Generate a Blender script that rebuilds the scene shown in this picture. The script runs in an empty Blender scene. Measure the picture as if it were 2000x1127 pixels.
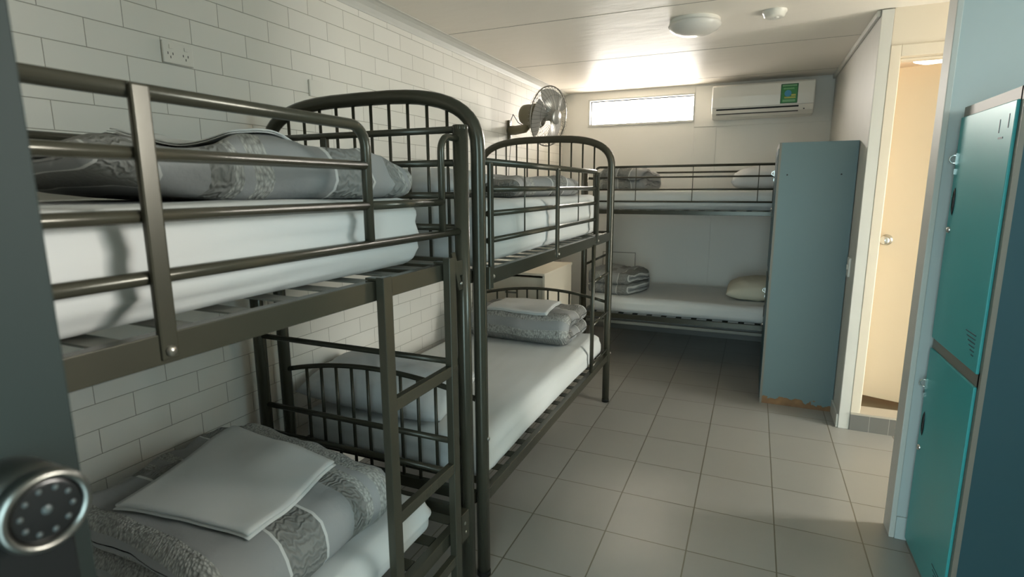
import bpy, bmesh, math, random
import numpy as np
from mathutils import Vector, Matrix, noise
random.seed(7)
PI = math.pi
C = bpy.context.scene.collection
S = bpy.context.scene

# ------------------------------------------------------------------ camera
CAM_H = 1.4611
yaw, pit, rol, FPX = -0.410466, -0.18006, -0.00454, 1079.13
f = Vector((math.sin(yaw)*math.cos(pit), math.cos(yaw)*math.cos(pit), math.sin(pit)))
r0 = Vector((math.cos(yaw), -math.sin(yaw), 0)); u0 = r0.cross(f)
rr = r0*math.cos(rol)+u0*math.sin(rol); uu = -r0*math.sin(rol)+u0*math.cos(rol)
cd = bpy.data.cameras.new('camera'); cam = bpy.data.objects.new('camera', cd); C.objects.link(cam)
cam.matrix_world = Matrix(((rr.x, uu.x, -f.x, 0), (rr.y, uu.y, -f.y, 0), (rr.z, uu.z, -f.z, CAM_H), (0, 0, 0, 1)))
cd.sensor_width = 36.0; cd.lens = FPX/2000*36; cd.clip_start = 0.02
cd.dof.use_dof = True; cd.dof.focus_distance = 2.4; cd.dof.aperture_fstop = 4.5
S.camera = cam

# ------------------------------------------------------------------ light and exposure
S.view_settings.view_transform = 'Standard'; S.view_settings.look = 'None'
S.view_settings.exposure = 1.28; S.view_settings.gamma = 1.0; S.view_settings.use_curve_mapping = False
w = bpy.data.worlds.new('sky'); S.world = w; w.use_nodes = True
nt_ = w.node_tree; bgn = nt_.nodes['Background']
# bright warm sky beyond the rear window, cooler and weaker daylight on the entrance side
tcw = nt_.nodes.new('ShaderNodeTexCoord'); spw = nt_.nodes.new('ShaderNodeSeparateXYZ'); nt_.links.new(tcw.outputs['Generated'], spw.inputs[0])
mrw = nt_.nodes.new('ShaderNodeMapRange'); mrw.interpolation_type = 'SMOOTHSTEP'; mrw.inputs['From Min'].default_value = .12; mrw.inputs['From Max'].default_value = .6
nt_.links.new(spw.outputs['Y'], mrw.inputs['Value'])
mcw = nt_.nodes.new('ShaderNodeMixRGB'); nt_.links.new(mrw.outputs[0], mcw.inputs[0]); nt_.links.new(mcw.outputs[0], bgn.inputs[0])
SKY_FRONT, SKY_REAR = 3.5, 31.0
mcw.inputs[1].default_value = (.66*SKY_FRONT, .93*SKY_FRONT, 1.0*SKY_FRONT, 1); mcw.inputs[2].default_value = (1.0*SKY_REAR, .94*SKY_REAR, .86*SKY_REAR, 1)
# the ground half of the surroundings is dimmer than the sky half
mgz = nt_.nodes.new('ShaderNodeMapRange'); mgz.interpolation_type = 'SMOOTHSTEP'; mgz.inputs['From Min'].default_value = -.15; mgz.inputs['From Max'].default_value = .08
mgz.inputs['To Min'].default_value = .45; mgz.inputs['To Max'].default_value = 1.0
nt_.links.new(spw.outputs['Z'], mgz.inputs['Value']); nt_.links.new(mgz.outputs[0], bgn.inputs[1])

def area(name, loc, target, sx, sy, power, col, portal=False):
    l = bpy.data.lights.new(name, 'AREA'); l.shape = 'RECTANGLE'; l.size = sx; l.size_y = sy
    l.energy = power; l.color = col; l.cycles.is_portal = portal
    o = bpy.data.objects.new(name, l); C.objects.link(o); o.location = loc
    d = Vector(target)-Vector(loc); o.rotation_euler = d.to_track_quat('-Z', 'Y').to_euler(); return o
# warm fill lamp added behind the side passage opening
area('passage_warm_fill', (2.56, 3.15, 1.15), (-1.2, 3.1, .75), .44, 1.9, 16, (1, .88, .76))
# portals in the openings (they only guide the sampling of the sky)
area('portal_rear_window', (-1.0925, 5.74, 2.198), (-1.0925, 0, 2.198), 1.0, .24, 1, (1, 1, 1), True)
area('portal_doorway', (-.10, -.69, 1.04), (-.10, 5, 1.04), .92, 2.08, 1, (1, 1, 1), True)
area('portal_side_opening', (1.84, 1.60, 1.91), (-5, 1.60, 1.91), 1.0, .78, 1, (1, 1, 1), True)  # sits in the opening added to the near right wall
area('portal_passage', (2.49, 3.15, 1.12), (-5, 3.15, 1.12), .44, 2.0, 1, (1, 1, 1), True)

# ------------------------------------------------------------------ materials
def srgb(r, g, b):
    return tuple(((c/255)/12.92 if c/255 <= .04045 else ((c/255+.055)/1.055)**2.4) for c in (r, g, b)) + (1,)
def mat(name, col, rough=.6, metal=0, bump=0, bscale=60, var=0, vscale=3, spec=.5, coat=0):
    m = bpy.data.materials.new(name); m.use_nodes = True; nt = m.node_tree; b = nt.nodes['Principled BSDF']
    b.inputs['Base Color'].default_value = col; b.inputs['Roughness'].default_value = rough
    b.inputs['Metallic'].default_value = metal; b.inputs['Specular IOR Level'].default_value = spec
    b.inputs['Coat Weight'].default_value = coat
    tc = nt.nodes.new('ShaderNodeTexCoord')
    if var:
        n = nt.nodes.new('ShaderNodeTexNoise'); n.inputs['Scale'].default_value = vscale; n.inputs['Detail'].default_value = 5
        nt.links.new(tc.outputs['Object'], n.inputs['Vector'])
        mx = nt.nodes.new('ShaderNodeMixRGB'); mx.inputs[1].default_value = col
        mx.inputs[2].default_value = tuple(max(0, c*(1-var)) for c in col[:3])+(1,)
        nt.links.new(n.outputs['Fac'], mx.inputs[0]); nt.links.new(mx.outputs[0], b.inputs['Base Color'])
    if bump:
        n = nt.nodes.new('ShaderNodeTexNoise'); n.inputs['Scale'].default_value = bscale; n.inputs['Detail'].default_value = 4
        nt.links.new(tc.outputs['Object'], n.inputs['Vector'])
        bp = nt.nodes.new('ShaderNodeBump'); bp.inputs['Strength'].default_value = bump; bp.inputs['Distance'].default_value = .01
        nt.links.new(n.outputs['Fac'], bp.inputs['Height']); nt.links.new(bp.outputs[0], b.inputs['Normal'])
    return m
def node(m, t): return m.node_tree.nodes.new(t)
def link(m, a, b): m.node_tree.links.new(a, b)

M = {}
M['metal'] = mat('painted_steel', srgb(74, 72, 60), .24, .3, bump=.008, bscale=150, var=.25, vscale=6)
M['slat'] = mat('slat_steel', srgb(120, 120, 112), .5, .2)
M['bolt'] = mat('bolt_steel', srgb(170, 165, 155), .3, .9)
M['sheet'] = mat('white_cotton', srgb(211, 213, 211), .9, bump=.10, bscale=14, spec=.15)
M['pillow'] = mat('pillow_cotton', srgb(206, 208, 208), .9, bump=.25, bscale=9, spec=.15)
M['yellow_pillow'] = mat('ivory_cotton', srgb(214, 208, 188), .9, bump=.25, bscale=9, spec=.15)
M['white_plastic'] = mat('white_plastic', srgb(226, 222, 212), .3)
M['ac_white'] = mat('appliance_white', srgb(236, 232, 222), .22)
M['dark'] = mat('dark_gap', srgb(22, 22, 20), .6)
M['black'] = mat('black_plastic', srgb(20, 21, 21), .25)
M['chrome'] = mat('chrome', srgb(205, 205, 200), .18, 1)
M['satin'] = mat('satin_nickel', srgb(118, 118, 113), .3, 1, bump=.05, bscale=8)
M['lamp_white'] = mat('opal_glass', srgb(215, 212, 205), .25)
M['cream'] = mat('cream_paint', srgb(216, 204, 184), .55, bump=.02, bscale=8)
M['door_cream'] = mat('door_cream_paint', srgb(214, 196, 168), .5, bump=.02, bscale=8)
M['trimwhite'] = mat('white_trim_paint', srgb(204, 202, 194), .5, var=.08, vscale=8, bump=.03, bscale=10)
M['panel'] = mat('white_panel_wall', srgb(234, 231, 223), .55, var=.06, vscale=2, bump=.02, bscale=4)
M['partition'] = mat('partition_paint', srgb(188, 196, 193), .55, var=.05, vscale=2, bump=.02, bscale=4)
M['cabinet'] = mat('cabinet_laminate', srgb(226, 216, 196), .5, var=.05)
M['door_grey'] = mat('entrance_door_paint', srgb(30, 40, 38), .6, spec=.2, bump=.02, bscale=10)
M['locker_body'] = mat('locker_body_enamel', srgb(42, 76, 84), .42, .1, var=.12, vscale=2)
M['locker_frame'] = mat('locker_frame_enamel', srgb(118, 114, 104), .45, .1)
M['locker_teal'] = mat('locker_teal_enamel', srgb(60, 160, 160), .36, .05, var=.12, vscale=2)
M['fan_grey'] = mat('fan_motor_plastic', srgb(104, 98, 74), .45)
M['fan_silver'] = mat('fan_blade_silver', srgb(178, 176, 170), .3, .5)
M['wire'] = mat('grille_wire', srgb(120, 118, 110), .3, .8)
M['skirt'] = mat('skirting_tile', srgb(112, 110, 104), .4, var=.15, vscale=5)
M['bathfloor'] = mat('bathroom_floor', srgb(92, 80, 60), .5, var=.2, vscale=6)
M['outside'] = mat('outside_wall', srgb(235, 225, 212), .8)

def locker_side():
    m = mat('locker_body_rusted', srgb(98, 118, 120), .42, .1); nt = m.node_tree; b = nt.nodes['Principled BSDF']
    tc = node(m, 'ShaderNodeTexCoord'); sp = node(m, 'ShaderNodeSeparateXYZ'); link(m, tc.outputs['Object'], sp.inputs[0])
    n = node(m, 'ShaderNodeTexNoise'); n.inputs['Scale'].default_value = 14; n.inputs['Detail'].default_value = 6; link(m, tc.outputs['Object'], n.inputs['Vector'])
    a = node(m, 'ShaderNodeMath'); a.operation = 'MULTIPLY_ADD'; a.inputs[1].default_value = .20; a.inputs[2].default_value = -.055; link(m, n.outputs['Fac'], a.inputs[0])
    c = node(m, 'ShaderNodeMath'); c.operation = 'LESS_THAN'; link(m, sp.outputs['Z'], c.inputs[0]); link(m, a.outputs[0], c.inputs[1])
    mx = node(m, 'ShaderNodeMixRGB'); mx.inputs[1].default_value = srgb(98, 118, 120)
    rc = node(m, 'ShaderNodeMixRGB'); rc.inputs[1].default_value = srgb(78, 52, 36); rc.inputs[2].default_value = srgb(150, 112, 70); link(m, n.outputs['Fac'], rc.inputs[0])
    link(m, rc.outputs[0], mx.inputs[2]); link(m, c.outputs[0], mx.inputs[0]); link(m, mx.outputs[0], b.inputs['Base Color'])
    return m
M['locker_rust'] = locker_side()

def brick_mat():
    m = mat('painted_brick', srgb(222, 216, 204), .72, spec=.3); b = m.node_tree.nodes['Principled BSDF']
    tc = node(m, 'ShaderNodeTexCoord'); sp = node(m, 'ShaderNodeSeparateXYZ'); link(m, tc.outputs['Object'], sp.inputs[0])
    ay = node(m, 'ShaderNodeMath'); ay.operation = 'ADD'; ay.inputs[1].default_value = -1.115+.2362*10+.0015; link(m, sp.outputs['Y'], ay.inputs[0])
    az = node(m, 'ShaderNodeMath'); az.operation = 'ADD'; az.inputs[1].default_value = -.792+.0842*10+.0015; link(m, sp.outputs['Z'], az.inputs[0])
    cb = node(m, 'ShaderNodeCombineXYZ'); link(m, ay.outputs[0], cb.inputs[0]); link(m, az.outputs[0], cb.inputs[1])
    br = node(m, 'ShaderNodeTexBrick'); br.offset = .5; br.squash = 1
    br.inputs['Scale'].default_value = 1; br.inputs['Mortar Size'].default_value = .0017; br.inputs['Mortar Smooth'].default_value = .5
    br.inputs['Brick Width'].default_value = .2362; br.inputs['Row Height'].default_value = .0842; br.inputs['Bias'].default_value = 0
    br.inputs['Color1'].default_value = srgb(237, 233, 224); br.inputs['Color2'].default_value = srgb(231, 227, 217); br.inputs['Mortar'].default_value = srgb(176, 170, 158)
    link(m, cb.outputs[0], br.inputs['Vector'])
    n = node(m, 'ShaderNodeTexNoise'); n.inputs['Scale'].default_value = 1.6; n.inputs['Detail'].default_value = 3; link(m, tc.outputs['Object'], n.inputs['Vector'])
    mx = node(m, 'ShaderNodeMixRGB'); mx.blend_type = 'MULTIPLY'; mx.inputs[0].default_value = .12; link(m, br.outputs['Color'], mx.inputs[1]); link(m, n.outputs['Fac'], mx.inputs[2])
    link(m, mx.outputs[0], b.inputs['Base Color'])
    n2 = node(m, 'ShaderNodeTexNoise'); n2.inputs['Scale'].default_value = 45; n2.inputs['Detail'].default_value = 4; link(m, tc.outputs['Object'], n2.inputs['Vector'])
    h = node(m, 'ShaderNodeMath'); h.operation = 'MULTIPLY_ADD'; h.inputs[1].default_value = -1.6; link(m, br.outputs['Fac'], h.inputs[0])
    k = node(m, 'ShaderNodeMath'); k.operation = 'MULTIPLY'; k.inputs[1].default_value = .12; link(m, n2.outputs['Fac'], k.inputs[0]); link(m, k.outputs[0], h.inputs[2])
    bp = node(m, 'ShaderNodeBump'); bp.inputs['Strength'].default_value = .6; bp.inputs['Distance'].default_value = .002; link(m, h.outputs[0], bp.inputs['Height']); link(m, bp.outputs[0], b.inputs['Normal'])
    return m
M['brick'] = brick_mat()

TILE = .335; TX = -.8324; TY = 1.80685
def tile_mat(name, c1, c2, mort, w_, h_, ox, oy, ms=.0032, rough=.28):
    m = mat(name, c1, rough); b = m.node_tree.nodes['Principled BSDF']
    tc = node(m, 'ShaderNodeTexCoord'); mp = node(m, 'ShaderNodeMapping'); mp.inputs['Location'].default_value = (-ox+10*w_, -oy+20*h_, 0); link(m, tc.outputs['Object'], mp.inputs[0])
    br = node(m, 'ShaderNodeTexBrick'); br.offset = 0; br.squash = 1
    br.inputs['Scale'].default_value = 1; br.inputs['Mortar Size'].default_value = ms; br.inputs['Mortar Smooth'].default_value = .3
    br.inputs['Brick Width'].default_value = w_; br.inputs['Row Height'].default_value = h_
    br.inputs['Color1'].default_value = c1; br.inputs['Color2'].default_value = c2; br.inputs['Mortar'].default_value = mort
    link(m, mp.outputs[0], br.inputs['Vector'])
    n = node(m, 'ShaderNodeTexNoise'); n.inputs['Scale'].default_value = 5; n.inputs['Detail'].default_value = 8; n.inputs['Roughness'].default_value = .65; link(m, tc.outputs['Object'], n.inputs['Vector'])
    mx = node(m, 'ShaderNodeMixRGB'); mx.blend_type = 'MULTIPLY'; mx.inputs[0].default_value = .12; link(m, br.outputs['Color'], mx.inputs[1]); link(m, n.outputs['Fac'], mx.inputs[2])
    link(m, mx.outputs[0], b.inputs['Base Color'])
    rm = node(m, 'ShaderNodeMath'); rm.operation = 'MULTIPLY_ADD'; rm.inputs[1].default_value = .08; rm.inputs[2].default_value = rough-.02; link(m, n.outputs['Fac'], rm.inputs[0]); link(m, rm.outputs[0], b.inputs['Roughness'])
    h = node(m, 'ShaderNodeMath'); h.operation = 'MULTIPLY_ADD'; h.inputs[1].default_value = -1; link(m, br.outputs['Fac'], h.inputs[0])
    k = node(m, 'ShaderNodeMath'); k.operation = 'MULTIPLY'; k.inputs[1].default_value = 0.0; link(m, n.outputs['Fac'], k.inputs[0]); link(m, k.outputs[0], h.inputs[2])
    bp = node(m, 'ShaderNodeBump'); bp.inputs['Strength'].default_value = .5; bp.inputs['Distance'].default_value = .0018; link(m, h.outputs[0], bp.inputs['Height']); link(m, bp.outputs[0], b.inputs['Normal'])
    return m
M['floor'] = tile_mat('grey_floor_tile', srgb(150, 147, 140), srgb(144, 141, 134), srgb(104, 97, 82), TILE, TILE, TX, TY)
def ceil_mat():
    m = mat('ceiling_paint', srgb(238, 230, 218), .46, bump=0, spec=.35); b = m.node_tree.nodes['Principled BSDF']
    tc = node(m, 'ShaderNodeTexCoord'); n = node(m, 'ShaderNodeTexNoise'); n.inputs['Scale'].default_value = 4; n.inputs['Detail'].default_value = 6
    mp = node(m, 'ShaderNodeMapping'); mp.inputs['Scale'].default_value = (1, 2.2, 1); link(m, tc.outputs['Object'], mp.inputs[0]); link(m, mp.outputs[0], n.inputs['Vector'])
    bp = node(m, 'ShaderNodeBump'); bp.inputs['Strength'].default_value = .35; bp.inputs['Distance'].default_value = .01; link(m, n.outputs['Fac'], bp.inputs['Height']); link(m, bp.outputs[0], b.inputs['Normal'])
    return m
M['ceiling'] = ceil_mat()

def duvet_mat():
    """printed quilt cover: bands across, laid out along UV.x (metres)"""
    m = mat('printed_quilt_cover', srgb(120, 120, 119), .88, spec=.15); b = m.node_tree.nodes['Principled BSDF']
    uv = node(m, 'ShaderNodeUVMap'); sp = node(m, 'ShaderNodeSeparateXYZ'); link(m, uv.outputs[0], sp.inputs[0])
    fr = node(m, 'ShaderNodeMath'); fr.operation = 'DIVIDE'; fr.inputs[1].default_value = .48; link(m, sp.outputs[0], fr.inputs[0])
    f2 = node(m, 'ShaderNodeMath'); f2.operation = 'FRACT'; link(m, fr.outputs[0], f2.inputs[0])
    cr = node(m, 'ShaderNodeValToRGB'); cr.color_ramp.interpolation = 'CONSTANT'; el = cr.color_ramp.elements
    g = srgb(156, 157, 156); lt = srgb(198, 198, 192); dk = srgb(130, 130, 126); wh = srgb(205, 205, 202); g2 = srgb(152, 153, 152)
    stops = [(0, g), (.05, lt), (.14, g2), (.42, wh), (.435, dk), (.66, wh), (.672, g), (.86, dk), (.95, lt)]
    el[0].position = 0; el[0].color = stops[0][1]; el[1].position = stops[1][0]; el[1].color = stops[1][1]
    for p_, c_ in stops[2:]:
        e = el.new(p_); e.color = c_
    link(m, f2.outputs[0], cr.inputs[0])
    # zigzag embroidery in the dark bands, fine weave in the pale one
    wv = node(m, 'ShaderNodeTexWave'); wv.bands_direction = 'Y'; wv.inputs['Scale'].default_value = 22; wv.inputs['Distortion'].default_value = 9; wv.inputs['Detail'].default_value = 1.5; wv.inputs['Detail Scale'].default_value = 2.2
    link(m, uv.outputs[0], wv.inputs['Vector'])
    ck = node(m, 'ShaderNodeTexVoronoi'); ck.inputs['Scale'].default_value = 170; link(m, uv.outputs[0], ck.inputs['Vector'])
    r1 = node(m, 'ShaderNodeValToRGB'); r1.color_ramp.interpolation = 'CONSTANT'; e1 = r1.color_ramp.elements
    e1[0].position = 0; e1[0].color = (0, 0, 0, 1); e1[1].position = .435; e1[1].color = (1, 1, 1, 1)
    for p_, v_ in ((.66, 0), (.86, 1), (.95, 0)):
        e = e1.new(p_); e.color = (v_, v_, v_, 1)
    link(m, f2.outputs[0], r1.inputs[0])
    r2 = node(m, 'ShaderNodeValToRGB'); r2.color_ramp.interpolation = 'CONSTANT'; e2 = r2.color_ramp.elements
    e2[0].position = 0; e2[0].color = (0, 0, 0, 1); e2[1].position = .05; e2[1].color = (1, 1, 1, 1)
    for p_, v_ in ((.14, 0), (.95, 1)):
        e = e2.new(p_); e.color = (v_, v_, v_, 1)
    link(m, f2.outputs[0], r2.inputs[0])
    a = node(m, 'ShaderNodeMath'); a.operation = 'MULTIPLY'; link(m, wv.outputs['Fac'], a.inputs[0]); link(m, r1.outputs[0], a.inputs[1])
    c = node(m, 'ShaderNodeMath'); c.operation = 'MULTIPLY'; link(m, ck.outputs['Distance'], c.inputs[0]); link(m, r2.outputs[0], c.inputs[1])
    mx = node(m, 'ShaderNodeMixRGB'); mx.blend_type = 'MIX'; mx.inputs[2].default_value = srgb(150, 150, 146)
    a2 = node(m, 'ShaderNodeMath'); a2.operation = 'MULTIPLY'; a2.inputs[1].default_value = .55; link(m, a.outputs[0], a2.inputs[0])
    link(m, a2.outputs[0], mx.inputs[0]); link(m, cr.outputs[0], mx.inputs[1])
    mx2 = node(m, 'ShaderNodeMixRGB'); mx2.inputs[2].default_value = srgb(120, 120, 116); link(m, c.outputs[0], mx2.inputs[0]); link(m, mx.outputs[0], mx2.inputs[1])
    link(m, mx2.outputs[0], b.inputs['Base Color'])
    tc = node(m, 'ShaderNodeTexCoord'); n = node(m, 'ShaderNodeTexNoise'); n.inputs['Scale'].default_value = 18; n.inputs['Detail'].default_value = 5; link(m, tc.outputs['Object'], n.inputs['Vector'])
    ad = node(m, 'ShaderNodeMath'); ad.operation = 'ADD'; link(m, a.outputs[0], ad.inputs[0]); link(m, n.outputs['Fac'], ad.inputs[1])
    ad2 = node(m, 'ShaderNodeMath'); ad2.operation = 'ADD'; link(m, ad.outputs[0], ad2.inputs[0]); link(m, c.outputs[0], ad2.inputs[1])
    bp = node(m, 'ShaderNodeBump'); bp.inputs['Strength'].default_value = .55; bp.inputs['Distance'].default_value = .008; link(m, ad2.outputs[0], bp.inputs['Height']); link(m, bp.outputs[0], b.inputs['Normal'])
    return m
M['duvet'] = duvet_mat()
def glass_mat():
    m = bpy.data.materials.new('window_glass'); m.use_nodes = True; nt = m.node_tree; nt.nodes.clear()
    o = nt.nodes.new('ShaderNodeOutputMaterial'); t = nt.nodes.new('ShaderNodeBsdfTransparent'); g = nt.nodes.new('ShaderNodeBsdfGlossy'); g.inputs['Roughness'].default_value = .02
    x = nt.nodes.new('ShaderNodeMixShader'); x.inputs[0].default_value = .06; nt.links.new(t.outputs[0], x.inputs[1]); nt.links.new(g.outputs[0], x.inputs[2]); nt.links.new(x.outputs[0], o.inputs[0]); return m
M['glass'] = glass_mat()
def lit_mat(name, col, s):
    m = mat(name, col, .4); b = m.node_tree.nodes['Principled BSDF']; b.inputs['Emission Color'].default_value = col; b.inputs['Emission Strength'].default_value = s; return m
M['lit'] = lit_mat('lit_diffuser', srgb(255, 244, 228), 2.5)
M['key'] = lit_mat('keypad_digit', srgb(64, 72, 72), .01)
M['sticker'] = mat('sticker_green', srgb(58, 138, 70), .4)
M['sticker_dark'] = mat('sticker_dark_green', srgb(30, 92, 50), .4)
M['sticker_pale'] = mat('sticker_pale_green', srgb(120, 178, 122), .4)
M['sticker_blue'] = mat('sticker_blue', srgb(70, 150, 190), .4)
M['sticker_yellow'] = mat('sticker_yellow', srgb(190, 190, 90), .4)

# ------------------------------------------------------------------ mesh helpers
class MB:
    def __init__(s): s.v = []; s.f = []; s.uv = None
    def add(s, vs, fs):
        o = len(s.v); s.v += [tuple(v) for v in vs]; s.f += [tuple(i+o for i in q) for q in fs]; return s
    def box(s, x0, x1, y0, y1, z0, z1):
        return s.add([(x0, y0, z0), (x1, y0, z0), (x1, y1, z0), (x0, y1, z0), (x0, y0, z1), (x1, y0, z1), (x1, y1, z1), (x0, y1, z1)],
                     [(0, 3, 2, 1), (4, 5, 6, 7), (0, 1, 5, 4), (1, 2, 6, 5), (2, 3, 7, 6), (3, 0, 4, 7)])
    def obox(s, c, ax, ay, az):
        c, ax, ay, az = map(Vector, (c, ax, ay, az)); vs = []
        for k in (-1, 1):
            for (i, j) in ((-1, -1), (1, -1), (1, 1), (-1, 1)): vs.append(c+ax*i+ay*j+az*k)
        return s.add(vs, [(0, 3, 2, 1), (4, 5, 6, 7), (0, 1, 5, 4), (1, 2, 6, 5), (2, 3, 7, 6), (3, 0, 4, 7)])
    def tube(s, pts, r, seg=12, closed=False, cap=True):
        P = [Vector(p) for p in pts]; n = len(P); rs = r if isinstance(r, (list, tuple)) else [r]*n
        T = []
        for i in range(n):
            a = P[(i-1) % n] if (closed or i > 0) else P[i]; b = P[(i+1) % n] if (closed or i < n-1) else P[i]
            T.append((b-a).normalized())
        up = Vector((0, 0, 1)) if abs(T[0].z) < .9 else Vector((1, 0, 0))
        nrm = (up-T[0]*up.dot(T[0])).normalized(); vs = []
        for i in range(n):
            nrm = (nrm-T[i]*nrm.dot(T[i])).normalized(); bn = T[i].cross(nrm)
            for k in range(seg):
                a = 2*PI*k/seg; vs.append(P[i]+(nrm*math.cos(a)+bn*math.sin(a))*rs[i])
        fs = []
        for i in range(n if closed else n-1):
            j = (i+1) % n
            for k in range(seg):
                k2 = (k+1) % seg; fs.append((i*seg+k, i*seg+k2, j*seg+k2, j*seg+k))
        if cap and not closed:
            fs.append(tuple(range(seg-1, -1, -1))); fs.append(tuple(range((n-1)*seg, n*seg)))
        return s.add(vs, fs)
    def lathe(s, prof, c, axis=(0, 0, 1), seg=32):
        A = Vector(axis).normalized(); u = A.orthogonal().normalized(); v = A.cross(u); c = Vector(c); vs = []
        for (r, h) in prof:
            for k in range(seg):
                a = 2*PI*k/seg; vs.append(c+A*h+(u*math.cos(a)+v*math.sin(a))*max(r, 1e-5))
        fs = []
        for i in range(len(prof)-1):
            for k in range(seg):
                k2 = (k+1) % seg; fs.append((i*seg+k, i*seg+k2, (i+1)*seg+k2, (i+1)*seg+k))
        return s.add(vs, fs)
    def build(s, name, m, parent=None, smooth=False, bevel=0, kind=None, autosmooth=True):
        me = bpy.data.meshes.new(name); me.from_pydata(s.v, [], s.f)
        if s.uv is not None:
            ul = me.uv_layers.new(name='UVMap')
            for p in me.polygons:
                for li in p.loop_indices: ul.data[li].uv = s.uv[me.loops[li].vertex_index]
        bm = bmesh.new(); bm.from_mesh(me); bmesh.ops.recalc_face_normals(bm, faces=bm.faces)
        if smooth:
            for q in bm.faces: q.smooth = len(q.verts) <= 4
        bm.to_mesh(me); bm.free()
        me.materials.append(M[m] if isinstance(m, str) else m)
        o = bpy.data.objects.new(name, me); C.objects.link(o)
        if parent is not None: o.parent = parent
        if kind: o['kind'] = kind
        if bevel:
            b = o.modifiers.new('bevel', 'BEVEL'); b.width = bevel; b.segments = 2; b.limit_method = 'ANGLE'; b.angle_limit = math.radians(40)
        return o
def tag(o, label, cat, group=None):
    o['label'] = label; o['category'] = cat
    if group: o['group'] = group
    return o
def thing(name, loc, label, cat, group=None, rz=0):
    o = bpy.data.objects.new(name, None); o.empty_display_size = .1; C.objects.link(o); o.location = loc; o.rotation_euler = (0, 0, rz)
    return tag(o, label, cat, group)
def struct(name, mb, m, **k): return mb.build(name, m, kind='structure', **k)
def arc(c, r, a0, a1, n, e1, e2):
    c, e1, e2 = Vector(c), Vector(e1), Vector(e2)
    return [c+e1*(r*math.cos(a0+(a1-a0)*i/n))+e2*(r*math.sin(a0+(a1-a0)*i/n)) for i in range(n+1)]
def N(x, y, z, s=1): return noise.noise(Vector((x*s, y*s, z*s)))

# ------------------------------------------------------------------ room
WX = -1.88; BY = 5.65; RX = .56; CZ = 2.40; CY = 3.73; PY = 2.58; FY = -.6; EX = 1.75
struct('floor', MB().box(WX-.1, 2.6, FY-.1, BY+.1, -.1, 0), 'floor')
struct('ceiling', MB().box(WX-.1, 2.6, FY-.1, BY+.6, CZ, CZ+.1), 'ceiling')
struct('wall_left', MB().box(WX-.1, WX, FY-.1, BY+.1, 0, CZ), 'brick')
# back wall with the window opening
wx0, wx1, wz0, wz1 = -1.605, -.58, 2.068, 2.328
bw = MB(); bw.box(WX, wx0, BY, BY+.1, 0, CZ); bw.box(wx1, RX+.1, BY, BY+.1, 0, CZ); bw.box(wx0, wx1, BY, BY+.1, 0, wz0); bw.box(wx0, wx1, BY, BY+.1, wz1, CZ)
struct('wall_back', bw, 'panel')
struct('wall_right', MB().box(RX, RX+.06, CY+.012, BY, 0, CZ), 'trimwhite')
struct('trim_1', MB().box(RX, RX+.058, CY-.006, CY+.012, 0, CZ-.004), 'trimwhite', bevel=.003)
# wall round the bathroom door (raised sill)
dx0, dx1, dz = .668, 1.43, 2.148
fw = MB(); fw.box(RX+.06, dx0-.05, CY, CY+.1, 0, CZ); fw.box(dx1+.05, 2.5, CY, CY+.1, 0, CZ); fw.box(dx0-.05, dx1+.05, CY, CY+.1, dz+.05, CZ)
struct('wall_bathroom', fw, 'cream')
fr = MB(); fr.box(dx0-.05, dx0, CY-.008, CY+.11, .1, dz+.06); fr.box(dx1, dx1+.05, CY-.008, CY+.11, .1, dz+.06); fr.box(dx0, dx1, CY-.008, CY+.11, dz, dz+.06)
fr.box(dx0, dx0+.012, CY+.05, CY+.11, .1, dz); fr.box(dx0+.012, dx1, CY+.05, CY+.11, dz-.012, dz)
struct('trim_2', fr, 'cream', bevel=.003)
st = tile_mat('step_tile', srgb(112, 114, 112), srgb(104, 106, 104), srgb(140, 138, 130), .1, 5, .62, -2.5)
struct('trim_3', MB().box(RX+.06, 2.5, CY-.012, CY, 0, .1), 'skirt')
sg = MB()
for i in range(1, 18): sg.box(RX+.06+.1*i-.0015, RX+.06+.1*i+.0015, CY-.0126, CY-.0119, 0, .1)
struct('trim_4', sg, mat('step_grout', srgb(150, 148, 140), .8))
struct('trim_5', MB().box(RX+.06, 2.5, CY-.014, CY+.13, .1, .112), mat('sill_stone', srgb(176, 166, 150), .5))
struct('floor_bathroom', MB().box(RX+.06, 2.5, CY+.1, 6.0, .0, .09), 'bathfloor')
bb = MB(); bb.box(RX+.061, 2.5, 6.0, 6.1, 0, CZ); bb.box(2.4, 2.5, CY, 6.0, 0, CZ); bb.box(RX+.061, RX+.10, CY+.11, 6.0, 0, CZ)
struct('wall_bathroom_back', bb, 'cream')
struct('trim_6', MB().box(.68, 2.5, BY+.1, 6.1, CZ, CZ+.1), 'ceiling')
# partition beside the near locker
struct('wall_partition', MB().box(.628, 2.5, PY, PY+.09, 0, CZ), 'partition')
struct('trim_7', MB().box(.614, .634, PY-.008, PY+.098, .0, CZ), 'trimwhite', bevel=.003)
struct('trim_8', MB().box(.634, .70, PY-.012, PY, 0, .10), 'partition', bevel=.003)
pw = MB(); pw.box(2.4, 2.5, PY+.09, 2.93, 0, CZ); pw.box(2.4, 2.5, 3.37, CY, 0, CZ); pw.box(2.4, 2.5, 2.93, 3.37, 2.12, CZ)
struct('wall_passage', pw, 'panel')
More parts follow.
